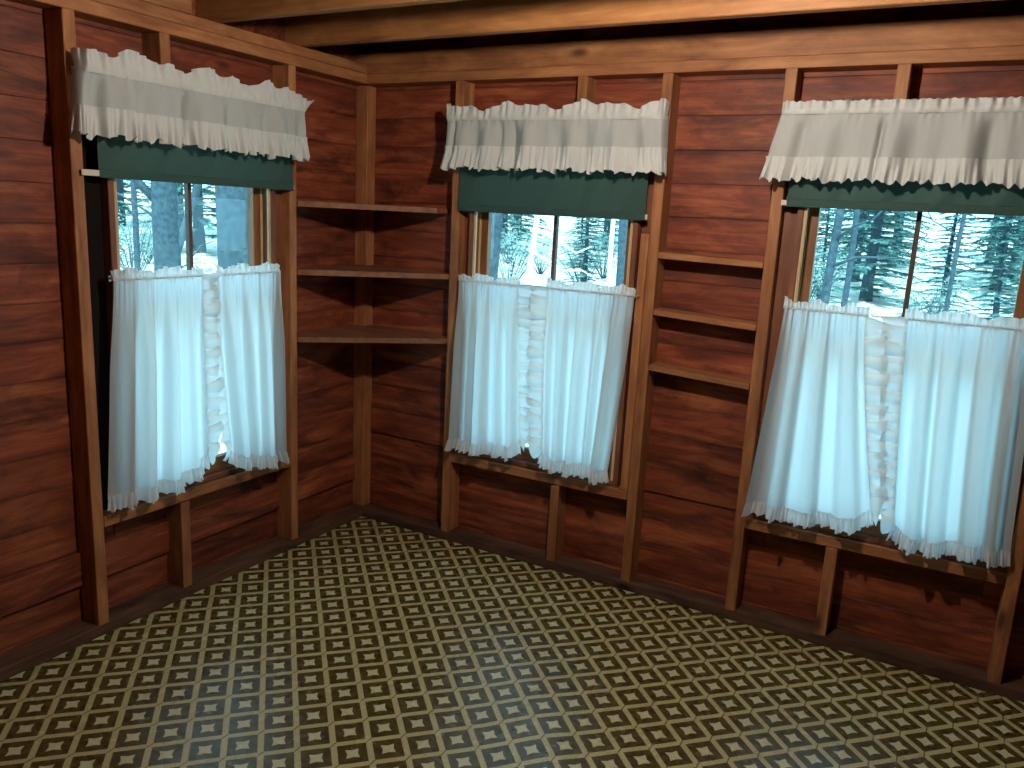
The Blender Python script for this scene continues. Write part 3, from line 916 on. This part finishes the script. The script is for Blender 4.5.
big_trunk(494, 7.5, 0.07, 7, (0.02, 0.0), 'blue-grey sapling trunk hugging the left edge of the middle window')
big_trunk(622, 10.5, 0.09, 7, (-0.12, 0.05), 'blue-grey tree trunk at the right edge of the middle window', limbs=((2.0, -0.7, -0.2, 0.8, 0.025),))
big_trunk(612, 16.0, 0.05, 7, (0.1, 0.05), 'pale slim tree trunk in the right pane of the middle window', 'pale_bark')
big_trunk(833, 10.0, 0.055, 7, (0.1, 0.1), 'dark slim trunk in the left pane of the right-hand window', limbs=((1.7, 0.9, 0.1, 0.3, 0.02), (2.0, 0.7, -0.2, 0.6, 0.02)))
big_trunk(848, 12.0, 0.045, 7, (0.0, 0.1), 'second dark slim trunk in the left pane of the right-hand window')
big_trunk(958, 11.0, 0.03, 6, (0.1, 0.0), 'thin dark sapling in the right pane of the right-hand window', limbs=((1.2, -0.9, 0.0, -0.2, 0.012), (1.6, 0.9, 0.2, 0.3, 0.012), (2.0, -0.7, 0.1, 0.5, 0.012)))


def spot(pxs, rng, rad):
    """free place in the woods seen through a window (no two crowns share ground)"""
    for _ in range(400):
        q = ray(rr.uniform(*pxs), 240, rr.uniform(*rng))
        if all(max(abs(q.x - x), abs(q.y - y)) > rad + r for x, y, r in OCC):
            OCC.append((q.x, q.y, rad)); return q
    return None


def shrub_mesh(seed, h, n):
    r = random.Random(seed); V = []; F = []; LV = []; LF = []
    for i in range(n):
        an = r.uniform(0, 6.28); L = h * r.uniform(0.6, 1.1); tl = r.uniform(0.2, 0.9)
        e = Vector((math.cos(an) * tl * h, math.sin(an) * tl * h, L))
        mid = e * 0.5 + Vector((r.uniform(-.1, .1), r.uniform(-.1, .1), 0.12 * h))
        v, f = tube_geo([(0, 0, -0.05), mid, e], [0.012, 0.008, 0.003], 4, False)
        k = len(V); V += v; F += [tuple(a + k for a in ff) for ff in f]
        for q in range(60):
            t = r.uniform(0.25, 1.05); c = mid * (2 * t) if t < .5 else mid + (e - mid) * (2 * t - 1)
            c = c + Vector((r.gauss(0, .08), r.gauss(0, .08), r.gauss(0, .07)))
            a = Vector((r.gauss(0, 1), r.gauss(0, 1), r.gauss(0, .6))).normalized(); b = a.orthogonal().normalized()
            s = r.uniform(0.012, 0.028); k = len(LV)
            LV += [c - a * s * 1.5, c + b * s * .6, c + a * s * 1.5, c - b * s * .6]; LF.append((k, k + 1, k + 2, k + 3))
    return (V, F), (LV, LF)


SH = []
for sd_, h, n_ in ((1, 0.9, 16), (2, 1.3, 22)):
    (v, f), (lv, lf) = shrub_mesh(sd_, h, n_)
    a = bpy.data.meshes.new('stems'); a.from_pydata([tuple(q) for q in v], [], f); a.materials.append(M['bark'])
    b = bpy.data.meshes.new('leaves'); b.from_pydata([tuple(q) for q in lv], [], lf); b.materials.append(M['leaves'])
    SH.append((a, b))
for lb, pxs, rng, nn in (('leafy brush on the ground outside the left-wall window', (100, 260), (11, 22), 7),
                         ('leafy brush on the ground outside the middle window', (485, 650), (14, 28), 8),
                         ('leafy brush on the ground outside the right-hand window', (800, 1060), (7.5, 17), 16)):
    for i in range(nn):
        q = spot(pxs, rng, 0.9); k = rr.randrange(2)
        if q is None: continue
        root = bpy.data.objects.new('shrub', None); link(root, None, (q.x, q.y, ground_z(q.x, q.y)), rr.uniform(0, 6.28))
        s = rr.uniform(0.7, 1.2); root.scale = (s, s, s); tag(root, lb, 'shrub', 'brush in the woods outside')
        link(bpy.data.objects.new('stems', SH[k][0]), root)
        o = link(bpy.data.objects.new('leaves', SH[k][1]), root); o['kind'] = 'stuff'
for lb, pxs, rng, nn in (('short young evergreen with low branches outside the right-hand window', (800, 1060), (9, 19), 22),
                         ('short young evergreen with low branches outside the middle window', (545, 660), (16, 26), 9),
                         ('short young evergreen with low branches outside the left-wall window', (90, 150), (12, 22), 5)):
    for i in range(nn):
        q = spot(pxs, rng, 0.72)
        if q: evergreen(q.x, q.y, 2, lb, rr.uniform(0, 6.28), rr.uniform(0.36, 0.46), 'young_evergreen')

for lb, pxs, rng, nn in (('bluish evergreen tree in the woods through the right-hand window', (790, 1090), (13, 42), 26),
                         ('distant evergreen tree in the woods through the middle window', (480, 670), (19, 44), 9),
                         ('distant evergreen tree in the woods through the left-wall window', (70, 270), (22, 44), 6)):
    for i in range(nn):
        q = spot(pxs, rng, 1.75)
        if q: evergreen(q.x, q.y, rr.randrange(3), lb, rr.uniform(0, 6.28), rr.uniform(0.9, 1.05))
